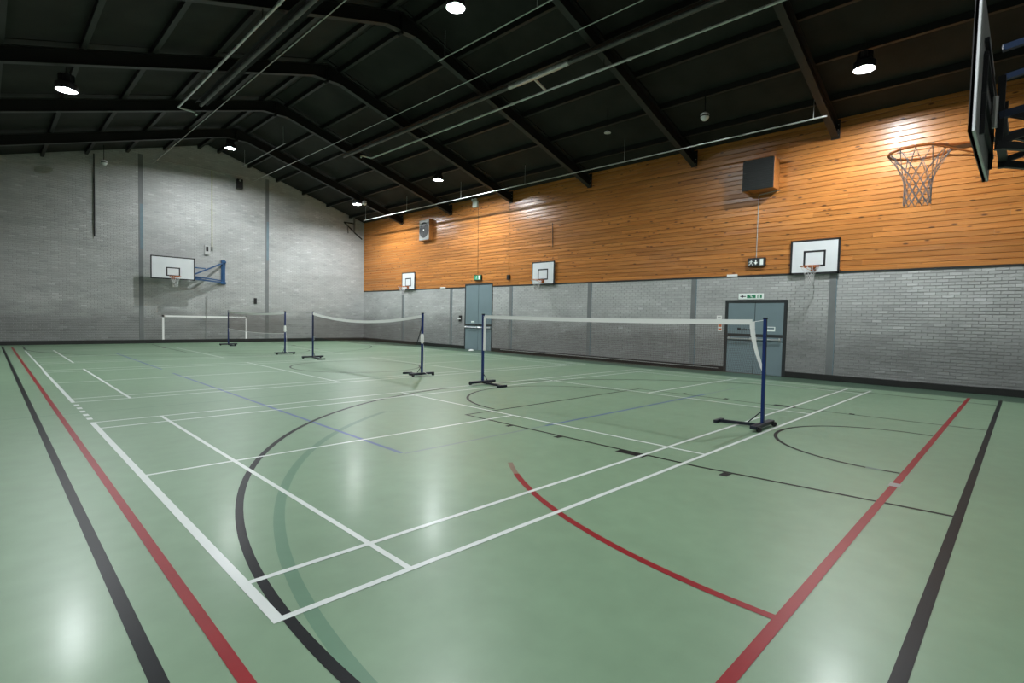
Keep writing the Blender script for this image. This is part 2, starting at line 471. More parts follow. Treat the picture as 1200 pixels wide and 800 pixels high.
w_ = MB(); w_.box(XL - .2, XL, YN - .2, YF + .2, 0, roof_z(XL) + .12, M_PLAIN); struct(w_.build('wall_left'))
w_ = MB()
w_.add([(XL - .2, YN, 0), (XR + .2, YN, 0), (XR + .2, YN, roof_z(XR + .2)), (XC, YN, ZAP + .05), (XL - .2, YN, roof_z(XL - .2)),
        (XL - .2, YN - .2, 0), (XR + .2, YN - .2, 0), (XR + .2, YN - .2, roof_z(XR + .2)), (XC, YN - .2, ZAP + .05), (XL - .2, YN - .2, roof_z(XL - .2))],
       [(4, 3, 2, 1, 0), (5, 6, 7, 8, 9), (1, 6, 5, 0), (2, 7, 6, 1), (3, 8, 7, 2), (4, 9, 8, 3), (0, 5, 9, 4)], M_PLAIN)
struct(w_.build('wall_near'))

# doors and columns in the right wall (y0, y1)
DOORS = {1: (14.50, 16.40, 3.04), 2: (2.36, 4.11, 2.19)}
COLS_R = (21.60, 17.45, 13.36, 9.22, 5.14, 1.26)
COLS_F = (4.02, 9.43)

BL, BH, PIT, COURSE = 0.218, 0.067, 0.2265, 0.0755
def tone():
    t = rnd.random()
    return t
# one shared set of bricks in eight tones and depths (local: x is the depth into the hall = -x)
brick_meshes = []
for k in range(8):
    mb = MB(); d = 0.006 + 0.0012 * k
    c = 0.002
    v = [(0, -BL / 2, -BH / 2), (0, BL / 2, -BH / 2), (0, BL / 2, BH / 2), (0, -BL / 2, BH / 2),
         (-d, -BL / 2 + c, -BH / 2 + c), (-d, BL / 2 - c, -BH / 2 + c), (-d, BL / 2 - c, BH / 2 - c), (-d, -BL / 2 + c, BH / 2 - c)]
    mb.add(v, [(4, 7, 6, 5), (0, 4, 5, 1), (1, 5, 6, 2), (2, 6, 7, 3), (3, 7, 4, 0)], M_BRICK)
    mb.tone = [[.02, .2, .35, .5, .6, .75, .86, .99][k]] * 5
    brick_meshes.append(mb.mesh('brick'))
field = MB(); field.tone = []
nearby = []
ncourse = int(ZB / COURSE)
for r in range(ncourse):
    z = COURSE * (r + .5)
    y = YN - (PIT / 2 if r % 2 else 0)
    while y < YF:
        y0, y1 = max(y, YN), min(y + BL, YF); y += PIT
        segs = [(y0, y1)]
        for a, b, h in DOORS.values():
            if z - BH / 2 < h:
                ns = []
                for s0, s1 in segs:
                    if s1 <= a or s0 >= b: ns.append((s0, s1)); continue
                    if s0 < a: ns.append((s0, a))
                    if s1 > b: ns.append((b, s1))
                segs = ns
        for s0, s1 in segs:
            if s1 - s0 < 0.03: continue
            if s1 - s0 > BL - 1e-4 and -2.45 < s0 < 1.0:
                nearby.append((s0 + BL / 2, z)); continue
            d = 0.006 + 0.009 * rnd.random(); c = 0.002; h = BH / 2
            t = tone()
            v = [(XR, s0, z - h), (XR, s1, z - h), (XR, s1, z + h), (XR, s0, z + h),
                 (XR - d, s0 + c, z - h + c), (XR - d, s1 - c, z - h + c), (XR - d, s1 - c, z + h - c), (XR - d, s0 + c, z + h - c)]
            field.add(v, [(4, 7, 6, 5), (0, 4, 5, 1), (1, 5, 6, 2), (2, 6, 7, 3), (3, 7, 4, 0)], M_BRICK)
            field.tone += [t] * 5
# the 300 that show largest become objects, nearest the camera first
nearby.sort(key=lambda q: (XR + .94) ** 2 + (q[0] + 2.46) ** 2)
nearby.sort(key=lambda q: abs(q[0] + 0.6))
for i, (yy, z) in enumerate(nearby):
    if i < 300:
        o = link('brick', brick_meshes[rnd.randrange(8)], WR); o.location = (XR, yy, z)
    else:
        d = 0.006 + 0.009 * rnd.random(); c = 0.002; h = BH / 2; s0, s1 = yy - BL / 2, yy + BL / 2; t = tone()
        v = [(XR, s0, z - h), (XR, s1, z - h), (XR, s1, z + h), (XR, s0, z + h),
             (XR - d, s0 + c, z - h + c), (XR - d, s1 - c, z - h + c), (XR - d, s1 - c, z + h - c), (XR - d, s0 + c, z + h - c)]
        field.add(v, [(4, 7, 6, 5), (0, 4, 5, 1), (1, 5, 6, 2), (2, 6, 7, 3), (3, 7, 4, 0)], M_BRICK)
        field.tone += [t] * 5
o = field.build('brickwork', WR); o['kind'] = 'stuff'

field = MB(); field.tone = []
r = 0
while COURSE * (r + 1) < ZAP:
    z = COURSE * (r + .5)
    x = XL - (PIT / 2 if r % 2 else 0)
    while x < XR:
        x0, x1 = max(x, XL), min(x + BL, XR); x += PIT
        if z + BH / 2 > min(roof_z(x0), roof_z(x1)) or x1 - x0 < .03: continue
        d = 0.005 + 0.007 * rnd.random(); c = 0.002; h = BH / 2
        v = [(x0, YF, z - h), (x1, YF, z - h), (x1, YF, z + h), (x0, YF, z + h),
             (x0 + c, YF - d, z - h + c), (x1 - c, YF - d, z - h + c), (x1 - c, YF - d, z + h - c), (x0 + c, YF - d, z + h - c)]
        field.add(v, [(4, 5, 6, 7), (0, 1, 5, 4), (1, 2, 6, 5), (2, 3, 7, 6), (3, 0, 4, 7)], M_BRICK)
        field.tone += [tone()] * 5
    r += 1
o = field.build('brickwork', WF); o['kind'] = 'stuff'

# timber cladding: every board a part of the right wall
PH = 0.1355
row = 0
z = ZB + 0.02
while z + PH < roof_z(XR) + 0.1:
    y = YN
    first = True
    while y < YF - .05:
        L_ = rnd.uniform(2.6, 5.4)
        if first: L_ = rnd.uniform(0.8, 4.5); first = False
        y1 = min(y + L_, YF)
        if YF - y1 < 0.7: y1 = YF
        segs = [(y, y1)]
        if z < DOORS[1][2]:
            a, b, h = DOORS[1]; ns = []
            for s0, s1 in segs:
                if s1 <= a or s0 >= b: ns.append((s0, s1)); continue
                if s0 < a: ns.append((s0, a))
                if s1 > b: ns.append((b, s1))
            segs = ns
        for s0, s1 in segs:
            if s1 - s0 < .05: continue
            mb = MB(); tl = rnd.uniform(-.0016, .0016); c = .011; d = .020
            h0, h1 = 0.0, PH - .004
            pr = [(0, h0), (-(d - c), h0), (-d - tl, h0 + c), (-d + tl, h1 - c), (-(d - c), h1), (0, h1)]
            v = [(px, s0 - s0 + .001, pz) for px, pz in pr] + [(px, s1 - s0 - .001, pz) for px, pz in pr]
            n = len(pr)
            fs = [(i, i + 1, n + i + 1, n + i) for i in range(n - 1)] + [tuple(range(n - 1, -1, -1)), tuple(n + i for i in range(n))]
            mb.add(v, fs, M_WOOD)
            o = mb.build('plank', WR); o.location = (XR, s0, z)
        y = y1
    z += PH; row += 1

# skirtings, ledge, columns
mb = MB(); 
for a, b in ((YN, 2.36), (4.11, 14.50), (16.40, YF)):
    mb.bbox(XR - .035, XR, a, b, 0, .165, M_BASE, .006)
struct(mb.build('baseboard_right'))
mb = MB(); mb.bbox(XL, XR - .035, YF - .035, YF, 0, .165, M_BASE, .006); struct(mb.build('baseboard_far'))
mb = MB()
for a, b in ((YN, 14.50), (16.40, YF)): mb.box(XR - .026, XR, a, b, ZB - .022, ZB + .019, M_DFRAME)
struct(mb.build('trim_1'))
k = 2
for y in COLS_R:
    mb = MB(); mb.bbox(XR - .019, XR - .001, y - .09, y + .09, .165, ZB - .022, M_COLM, .003)
    mb.box(XR - .0205, XR - .002, y - .092, y - .072, .166, ZB - .024, M_COLB)
    struct(mb.build('trim_%d' % k)); k += 1
for x in COLS_F:
    mb = MB(); mb.bbox(x - .085, x + .085, YF - .018, YF - .001, .165, roof_z(x) - .25, M_COLM, .003)
    mb.box(x - .03, x + .085, YF - .0195, YF - .002, 4.2, 6.2, M_COLB)
    struct(mb.build('trim_%d' % k)); k += 1

# ---- roof
def slab(name, z_off, th, M):
    mb = MB()
    for xa, xb in ((XL - .2, XC), (XC, XR + .2)):
        za, zb = roof_z(xa) + z_off, roof_z(xb) + z_off
        v = [(xa, YN - .2, za), (xb, YN - .2, zb), (xb, YF + .2, zb), (xa, YF + .2, za), (xa, YN - .2, za + th), (xb, YN - .2, zb + th), (xb, YF + .2, zb + th), (xa, YF + .2, za + th)]
        mb.add(v, [(3, 2, 1, 0), (4, 5, 6, 7), (0, 1, 5, 4), (1, 2, 6, 5), (2, 3, 7, 6), (3, 0, 4, 7)], M)
    return struct(mb.build(name))
CE = slab('ceiling', 0.05, 0.12, M_ROOF)
FR = (21.76, 17.56, 13.47, 9.35, 5.28, 1.37, -2.72)
PUR = (0.42, 1.80, 3.18, 4.56, 5.94, 7.32)
# lining boards between frames and purlins
ys = sorted([YN, YF] + list(FR))
for sgn in (1, -1):
    xs = [0.0] + list(PUR) + [8.3]
    for i in range(len(xs) - 1):
        for j in range(len(ys) - 1):
            a, b = xs[i] + .012, xs[i + 1] - .012; y0, y1 = ys[j] + .015, ys[j + 1] - .015
            dz = rnd.uniform(0, .012)
            mb = MB(); v = []
            for zz in (0, .045):
                for d, yy in ((a, y0), (b, y0), (b, y1), (a, y1)):
                    v.append((XC + sgn * d, yy, ZAP - SL * d + zz - dz))
            fs = [(0, 1, 2, 3), (7, 6, 5, 4), (1, 0, 4, 5), (2, 1, 5, 6), (3, 2, 6, 7), (0, 3, 7, 4)]
            mb.add(v, fs if sgn < 0 else [g[::-1] for g in fs], M_ROOF)
            mb.build('roof_panel', CE)
for sgn in (1, -1):
    for d in PUR:
        mb = MB(); x = XC + sgn * d; zt = ZAP - SL * d
        mb.box(x - .03, x + .03, YN, YF, zt - .15, zt - .01, M_STEEL_D)
        mb.box(x - .03, x + .07, YN, YF, zt - .155, zt - .143, M_FLANGE)
        mb.build('purlin', CE)
def zbot(x): return min(8.80, 8.93 - SL * abs(x - XC))
for y in FR:
    mb = MB(); X = [XL, 0, 2, 4, 6.0, 6.27, XC, 7.13, 7.4, 9, 11, 13, XR - .03]
    def chain(ya, yb, fb, ft, M):
        v = []
        for x in X:
            v += [(x, ya, fb(x)), (x, yb, fb(x)), (x, yb, ft(x)), (x, ya, ft(x))]
        fs = []
        for i in range(len(X) - 1):
            a = 4 * i; b = a + 4
            for p in range(4): fs.append((a + p, a + (p + 1) % 4, b + (p + 1) % 4, b + p))
        fs.append((3, 2, 1, 0)); e = 4 * (len(X) - 1); fs.append((e, e + 1, e + 2, e + 3))
        mb.add(v, fs, M)
    tp = lambda x: roof_z(x) - .158
    chain(y - .012, y + .012, zbot, tp, M_STEEL_D)
    chain(y - .085, y + .085, lambda x: zbot(x) - .018, zbot, M_FLANGE)
    chain(y - .085, y + .085, lambda x: tp(x) - .016, tp, M_STEEL_D)
    mb.box(XR - .045, XR - .024, y - .1, y + .1, zbot(XR) - .03, roof_z(XR) - .03, M_STEEL_D)
    # bolts of the apex plate and the haunch
    for dx in (-.02, .02):
        mb.box(XC + dx - .01, XC + dx + .01, y - .09, y + .09, 8.70, 9.2, M_STEEL_D)
    for q in range(3):
        zb = zbot(XR) + .06 + q * .14
        mb.lathe((XR - .058, y + .06, zb), [(.014, 0), (.014, .014)], M_GALV, 6, (1, 0, 0))
        mb.lathe((XR - .058, y - .06, zb), [(.014, 0), (.014, .014)], M_GALV, 6, (1, 0, 0))
    mb.build('roof_frame', CE)

# ------------------------------------------------------------------ doors
def make_door(n, y0, y1, h, leaf_top, bar_z, fr):
    root = struct(empty('door_%d' % n, (XR, (y0 + y1) / 2, 0)))
    hw = (y1 - y0) / 2
    mb = MB()
    mb.bbox(-.030, .0, -hw, -hw + fr, 0, h, M_DFRAME, .004)
    mb.bbox(-.030, .0, hw - fr, hw, 0, h, M_DFRAME, .004)
    mb.bbox(-.031, .0, -hw, hw, h - fr, h, M_DFRAME, .004)
    mb.build('door_frame', root)
    for sgn in (-1, 1):
        a, b = (-hw + fr + .004, -.008) if sgn < 0 else (.008, hw - fr - .004)
        mb = MB(); mb.bbox(-.020, -.002, a, b, .012, h - fr - .004, M_DOOR, .003)
        mb.box(-.0215, -.019, a + .005, b - .005, bar_z + .06, bar_z + .15, M_DFRAME)
        leaf = mb.build('door_leaf', root)
        mb = MB()
        mb.tube([(-.085, a + .03, bar_z), (-.085, b - .03, bar_z)], .016, M_ALU, 10)
        for yy in (a + .07, b - .07):
            mb.bbox(-.090, -.020, yy - .02, yy + .02, bar_z - .03, bar_z + .05, M_ALU, .004)
        mb.box(-.026, -.019, a + .01, b - .01, bar_z - .055, bar_z - .035, M_DFRAME)
        mb.build('push_bar', leaf)
    mb = MB(); mb.box(-.012, -.001, -.008, .008, .012, h - fr, M_INK); mb.build('meeting_gap', root)
    return root
d1 = make_door(1, 14.50, 16.40, 3.04, 3.0, 1.05, .055)
d2 = make_door(2, 2.36, 4.11, 2.19, 2.1, 1.04, .085)
# small signs fixed on the doors
def plate(parent, y0, y1, z0, z1, x, M, name='sign_plate', rows=None, M2=None):
    mb = MB(); mb.box(x - .003, x, y0, y1, z0, z1, M)
    if rows:
        for a, b, c, d in rows: mb.box(x - .0045, x - .003, y0 + (y1 - y0) * a, y0 + (y1 - y0) * b, z0 + (z1 - z0) * c, z0 + (z1 - z0) * d, M2)
    return mb.build(name, parent)
dc1 = 15.45; dc2 = 3.235
plate(d1, 15.70 - dc1, 15.92 - dc1, 1.255, 1.335, -.021, M_SWHITE, rows=[(.1, .9, .25, .45)], M2=M_GREEN)
plate(d2, 3.25 - dc2, 3.75 - dc2, 1.27, 1.37, -.021, M_DOOR, rows=[(.76, .95, .15, .9), (.62, .72, .1, .7), (.52, .58, .2, .8), (.40, .49, .2, .6), (.28, .36, .2, .7), (.1, .24, .2, .5)], M2=M_INK)
plate(d2, 2.66 - dc2, 2.92 - dc2, 1.28, 1.41, -.021, M_SWHITE, rows=[(.1, .9, .45, .85)], M2=M_COLB)

# ------------------------------------------------------------------ lamps
def make_lamp():
    root = empty('ceiling_lamp')
    mb = MB(); mb.lathe((0, 0, 0), [(.135, .004), (.205, -.114), (.214, -.114), (.212, .03), (.13, .11), (.12, .25), (.09, .27)], M_BPLAST, 24)
    for k in range(12):
        t = 2 * PI * k / 12
        mb.beam((.10 * math.cos(t), .10 * math.sin(t), .18), (.155 * math.cos(t), .155 * math.sin(t), .18), .006, .14, M_BPLAST)
    mb.build('housing', root)
    mb = MB(); mb.lathe((0, 0, 0), [(.125, .0), (.200, -.113)], M_REFL, 24, caps=(1, 0)); mb.build('reflector', root)
    mb = MB(); mb.lathe((0, 0, 0), [(.030, -.082), (.046, -.080), (.051, -.074), (.052, -.040), (.052, -.002)], M_LENS, 20); mb.build('lens', root)
    mb = MB(); mb.tube([(0, 0, .27), (0, 0, .40)], .012, M_STEEL_D, 6); mb.build('hook', root)
    return root
lp0 = None
for x, y, z, lab in LAMPS:
    if lp0 is None: lp0 = make_lamp(); o = lp0
    else: o = copy_tree(lp0)
    o.location = (x, y, z); tag(o, lab, 'lamp', 'high bay ceiling lamps')
    # own cable up to the roof
    mb = MB(); mb.tube([(0, 0, .40), (0, 0, roof_z(x) - z - .004)], .006, M_STEEL_D, 5); mb.build('cable', o)

# ------------------------------------------------------------------ pipes, heaters, conduits
def gas_pipe(x, z, y0, y1, bend, label, xt):
    root = empty('gas_pipe', (x, y0, z))
    L_ = y1 - y0
    mb = MB()
    mb.tube([(0, 0, 0), (0, L_ - .05, 0), (bend * .05, L_, 0), (bend * .40, L_ + .02, .0), (bend * .46, L_ + .0, -.02), (bend * .48, L_ - .05, -.10)], .030, M_GALV, 8)
    for yy in (3.2, 8.1, 12.0):
        mb.tube([(0, yy - .06, 0), (0, yy + .06, 0)], .040, M_GALV, 8)
    mb.build('pipe', root, True)
    for yf in FR:
        if y0 < yf < y1:
            mb = MB(); mb.tube([(0, yf - y0, .03), (0, yf - y0, zbot(x) - z - .018)], .007, M_STEEL_D, 5); mb.build('hanger', root)
    return tag(root, label, 'pipe', 'gas pipes of the ceiling heaters')
gas_pipe(9.93, 7.70, -3.55, 16.3, -1, 'silver gas pipe on the right roof slope, bent at its far end', 9.38)
gas_pipe(3.30, 7.66, -3.55, 16.2, 1, 'thick silver gas pipe running up the left of the picture, bent at its far end', 3.8)
def heater(x, z, y0, y1, yb, label, bx):
    root = empty('radiant_heater', (x, y0, z))
    mb = MB(); mb.tube([(0, 0, 0), (0, yb - .9 - y0, 0)], .055, M_TUBE, 10); mb.tube([(0, yb + 1.05 - y0, 0), (0, y1 - y0, 0)], .055, M_TUBE, 10)
    mb.build('heater_tube', root, True)
    mb = MB()
    mb.bbox(-.055, .055, yb - .8 - y0, yb + .8 - y0, -.06, .06, M_GALV, .02)
    mb.tube([(0, yb - 1.0 - y0, 0), (0, yb - .78 - y0, 0)], .062, M_GALV, 10)
    mb.tube([(0, yb + .78 - y0, 0), (0, yb + 1.1 - y0, 0)], .062, M_GALV, 10)
    mb.tube([(0, yb + .2 - y0, 0), (bx, yb + .2 - y0, -.17)], .035, M_GALV, 8)
    mb.build('burner_box', root, True)
    for yf in FR:
        if y0 < yf < y1:
            mb = MB(); mb.tube([(0, yf - y0, .05), (0, yf - y0, zbot(x) - z - .018)], .006, M_STEEL_D, 5); mb.build('hanger', root)
    # reflector sheet above the tube
    mb = MB()
    for a, b in ((0, yb - 1.1 - y0), (yb + 1.2 - y0, y1 - y0)):
        v = [(-.17, a, .02), (-.08, a, .085), (.08, a, .085), (.17, a, .02), (-.17, b, .02), (-.08, b, .085), (.08, b, .085), (.17, b, .02)]
        v2 = [(p[0] * 1.01, p[1], p[2] + .004) for p in v]
        mb.add(v + v2, [(0, 1, 5, 4), (1, 2, 6, 5), (2, 3, 7, 6), (8, 12, 13, 9), (9, 13, 14, 10), (10, 14, 15, 11), (0, 4, 12, 8), (3, 11, 15, 7)], M_STEEL_D)
    mb.build('reflector', root)
    return tag(root, label, 'heater', 'radiant tube heaters')
heater(9.38, 7.87, -3.4, 17.5, 6.95, 'radiant tube heater with pale burner box beside the right silver gas pipe', .52)
heater(3.86, 7.84, -3.4, 16.0, 2.0, 'dark radiant tube heater between the two pipes on the left slope', -.5)

def conduit(pts, r, M, label, hang=(), name='conduit'):
    root = empty(name, pts[0]); p0 = Vector(pts[0])
    mb = MB(); mb.tube([Vector(p) - p0 for p in pts], r, M, 6); mb.build('tube', root, True)
    for (hx, hy, hz) in hang:
        mb = MB(); mb.tube([Vector((hx, hy, hz)) - p0, Vector((hx, hy, roof_z(hx) - .02)) - p0], .008, M_GALV, 5); mb.build('hanger', root)
    return tag(root, label, 'conduit')
conduit([(4.47, -3.5, 8.03), (4.47, 25.70, 8.05)], .013, M_GALV, 'thin straight conduit on the left roof slope running to the far gable')
conduit([(8.70, -3.5, 8.09), (8.70, 25.70, 8.10)], .013, M_GALV, 'thin straight conduit on the right roof slope running to the far gable')
conduit([(4.47, 25.70, 8.24), (8.9, 25.70, 8.26)], .012, M_GALV, 'horizontal conduit along the top of the far grey gable')
conduit([(7.79, 2.5, 8.38), (7.79, 9.2, 8.38)], .016, M_GALV, 'short bright conduit beside the ceiling lamp at the top edge', [(7.79, 5.6, 8.38), (7.79, 8.9, 8.38)])
conduit([(7.76, 19.3, 8.38), (7.76, 24.3, 8.38)], .016, M_GALV, 'short conduit beside the ceiling lamp near the far gable', [(7.76, 19.5, 8.38), (7.76, 24.0, 8.38)])
conduit([(13.62, 1.25, 6.60), (13.62, 23.4, 6.62)], .020, M_GALV, 'long silver conduit along the eaves in front of the timber', [(13.62, y, 6.61) for y in (1.55, 7.0, 11.4, 15.2, 19.3, 23.2)])
# drops on the timber wall
conduit([(XR - .032, 2.70, 5.29), (XR - .032, 3.25, 5.24), (XR - .032, 3.26, 5.2), (XR - .032, 3.26, 3.42)], .011, M_GPLAST, 'grey conduit from the dark wall grille down to the exit sign')
conduit([(XR - .030, 15.58, 6.68), (XR - .030, 15.52, 3.48)], .007, M_BPLAST, 'thin dark cable from the white floodlight down to the far exit sign', name='cable')
conduit([(XR - .030, 13.58, 6.45), (XR - .030, 13.50, 3.38)], .007, M_BPLAST, 'thin dark cable down the timber to a small black call point', name='cable')
conduit([(XR - .045, 11.10, 5.3), (XR - .045, 11.06, 4.35)], .014, M_BPLAST, 'short dark rod on the timber above the middle wall hoop', name='rod')
conduit([(XR - .06, 4.25, .105), (XR - .06, 9.0, .115), (XR - .06, 13.9, .12)], .009, M_GALV, 'thin grey cable along the black skirting between the doors', name='cable')
# drops on the gable
conduit([(2.40, YF - .05, 8.0), (2.40, YF - .05, 4.55)], .022, M_BPLAST, 'black conduit down the dark left part of the gable')
conduit([(6.85, YF - .05, 8.30), (6.85, YF - .05, 4.62)], .018, M_YELLOW, 'yellow-green cable hanging down the gable above the far backboard', name='cable')
conduit([(6.61, YF - .04, 2.25), (6.61, YF - .04, .2)], .014, M_GPLAST, 'grey conduit on the gable behind the painted goal')
mb = MB(); mb.tube([(0, 0, 0), (0, 0, -.14)], .03, M_BPLAST, 8); mb.lathe((0, 0, -.2), [(.02, 0), (.035, .02), (.035, .06)], M_BPLAST, 8)
o = mb.build('cable_plug'); o.location = (6.85, YF - .05, 4.62); tag(o, 'black plug on the lower end of the yellow-green cable', 'plug')

# ------------------------------------------------------------------ basketball hoops
def rim_and_net(root, y, cord, M_=M_ORANGE, r=.228, netlen=.46):
    """local +y is away from the board; rim centre at (0, y, 0)"""
    mb = MB(); mb.tube([(r * math.cos(2 * PI * k / 32), y + r * math.sin(2 * PI * k / 32), 0) for k in range(32)], .0105, M_, 8, closed=True)
    mb.bbox(-.075, .075, .0, .018, -.10, .03, M_, .003)
    for sx in (-1, 1):
        mb.tube([(sx * .06, .01, .0), (sx * .10, y - r * .9, 0)], .010, M_, 6)
        mb.tube([(sx * .055, .01, -.09), (sx * .17, y - .15, -.012), (sx * .19, y - .12, -.004)], .008, M_, 6)
    mb.bbox(-.06, .06, .01, y - r + .01, -.008, .004, M_, .002)
    rim = mb.build('rim', root, True)
    mb = MB(); n = 12; rows = 7
    prof = lambda t: .100 + (r - .100) * max(0, 1 - t / .62) ** 1.5
    node = lambda k, q: (prof((0, .26, .42, .54, .66, .77, .88, 1.0)[q]) * math.cos(2 * PI * (k + (q % 2) * .5) / n), y + prof((0, .26, .42, .54, .66, .77, .88, 1.0)[q]) * math.sin(2 * PI * (k + (q % 2) * .5) / n), -.008 - netlen * (0, .26, .42, .54, .66, .77, .88, 1.0)[q])
    for q in range(rows):
        for k in range(n):
            a = node(k, q)
            for kk in ((k, k - 1) if q % 2 == 0 else (k, k + 1)):
                mb.tube([a, node(kk, q + 1)], .0034, cord, 4, caps=False)
    for k in range(n):                                  # loops over the rim
        t = 2 * PI * k / n
        mb.tube([((r + .013) * math.cos(t), y + (r + .013) * math.sin(t), .006), (r * math.cos(t), y + r * math.sin(t), .016), ((r - .013) * math.cos(t), y + (r - .013) * math.sin(t), .0), (r * math.cos(t), y + r * math.sin(t), -.016)], .004, cord, 4)
    mb.build('hoop_net', root)
def backboard(root, hw, z0, z1, sq, th=.03, border=.05):
    """board faces +y at y 0, rim height is local z 0"""
    mb = MB(); mb.bbox(-hw, hw, -th, 0, z0, z1, M_BOARD, .004)
    mb.box(-hw + .01, hw - .01, -th - .003, -th + .001, z0 + .01, z1 - .01, M_BOARDBK)
    bd = mb.build('backboard', root)
    mb = MB(); e = .002
    for a, b, c, d in ((-hw, hw, z0, z0 + border), (-hw, hw, z1 - border, z1), (-hw, -hw + border, z0, z1), (hw - border, hw, z0, z1)):
        mb.box(a, b, -min(th + e, .022), e, c, d, M_INK)
    mb.build('border', bd)
    x0, x1, q0, q1 = sq; t = .05; mb = MB()
    for a, b, c, d in ((x0, x1, q0, q0 + t), (x0, x1, q1 - t, q1), (x0, x0 + t, q0, q1), (x1 - t, x1, q0, q1)):
        mb.box(a, b, .0, .002, c, d, M_INK)
    mb.build('target_square', bd)
    return bd
def wall_hoop(yc, label):
    root = empty('basketball_hoop', (XR - .095, yc, 3.05), PI / 2)
    backboard(root, .60, -.18, .76, (-.27, .27, .02, .46), border=.05)
    rim_and_net(root, .36, M_CORD)
    for sx in (-.40, 0, .40):                           # battens between board and wall
        mb = MB(); mb.bbox(sx - .035, sx + .035, -.071, -.034, -.14, .72, M_STEEL_D, .004)
        mb.build('batten', root)
    return tag(root, label, 'basketball hoop', 'hoops fixed along the right wall')
wall_hoop(1.72, 'white wall hoop above and right of the double door, nearest on the right wall')
wall_hoop(11.50, 'white wall hoop on the timber edge right of the tall far door')
wall_hoop(20.99, 'small white wall hoop at the far corner below the wall fan')
# hoop on the far gable, swung aside on a blue arm
root = empty('basketball_hoop', (5.10, 25.08, 3.03), PI)
backboard(root, .86, -.12, .90, (-.27, .27, .02, .42), border=.045)
rim_and_net(root, .38, M_CORD)
mb = MB()
W0 = -.60; HX = -2.24                                   # wall plane, hinge post (local x is reversed)
for zz in (.08, .78):
    mb.beam((-.7, -.06, zz), (.7, -.06, zz), .05, .05, M_TRUSS)
for xx in (-.62, .62):
    mb.beam((xx, -.06, -.05), (xx, -.06, .84), .05, .05, M_TRUSS)
mb.beam((HX, W0, -.16), (HX, W0, .94), .07, .06, M_TRUSS)
for zz in (-.12, .90): mb.bbox(HX - .12, HX + .10, W0 - .03, W0 + .06, zz - .05, zz + .05, M_TRUSS, .01)
mb.beam((HX, W0, -.10), (-.60, -.08, -.02), .06, .06, M_TRUSS)
mb.beam((HX, W0, -.02), (-.60, -.08, .10), .05, .05, M_TRUSS)
mb.beam((HX, W0, .86), (-.62, -.10, .05), .06, .06, M_TRUSS)
mb.beam((HX * .62, W0 * .62, .50), (-.55, -.08, .50), .05, .05, M_TRUSS)
mb.beam((.55, -.08, .10), (HX * .55, W0 * .6, .02), .045, .045, M_TRUSS)
mb.build('swing_arm', root)
mb = MB(); mb.box(HX - .09, HX + .09, -.648, W0 - .01, -.2, 1.0, M_TRUSS); mb.build('wall_plate', root)
tag(root, 'white hoop on the far grey gable carried by a blue swing arm', 'basketball hoop')
# hoop at the near end, seen from its back edge
root = empty('basketball_hoop', (5.02, -2.09, 3.05), 0)
backboard(root, .90, -.15, .88, (-.295, .295, .0, .45), th=.04, border=.05)
rim_and_net(root, .39, M_CORDG)
mb = MB()
for xx in (-.60, .62):
    mb.beam((xx, -.06, -.10), (xx, -.06, .50), .03, .025, M_TRUSSD)
for zz in (.06, .22, .50, .60):
    mb.beam((-.62, -.06, zz), (.85, -.06, zz), .025, .03, M_TRUSSD)
for xx in (-.3, .35): 
    mb.tube([(xx + .12, -.11, .05), (xx + .12, -.11, .3)], .018, M_GALV, 8)
mb.build('back_frame', root)
mb = MB(); yw = -1.48
for sx in (.10, .80):
    mb.beam((sx, -.12, -.02), (sx + .25, yw, -.35), .06, .06, M_TRUSSD)
    mb.beam((sx, -.12, .22), (sx + .25, yw, .50), .06, .06, M_TRUSSN)
    mb.beam((sx, -.12, .26), (sx + .25, yw, -.32), .05, .05, M_TRUSSD)
    mb.beam((sx, -.12, .0), (sx + .25, yw, .46), .05, .05, M_TRUSSD)
    mb.beam((sx, -.12, .78), (sx + .25, yw, 1.05), .05, .05, M_TRUSSN)
    mb.beam((sx, -.13, -.06), (sx, -.13, .55), .05, .05, M_TRUSSD)
mb.beam((.10, -.14, .02), (.80, -.14, .02), .06, .06, M_TRUSSD)
mb.beam((.10, -.14, .24), (.80, -.14, .24), .06, .06, M_TRUSSD)
mb.beam((.10, -.30, .20), (.9, -.42, -.08), .05, .05, M_TRUSSD)
mb.box(-.5, 1.0, -1.508, yw + .01, -.4, 1.1, M_TRUSSD)
mb.build('truss_arm', root)
tag(root, 'large near hoop with orange rim, seen from behind its edge-on backboard', 'basketball hoop')

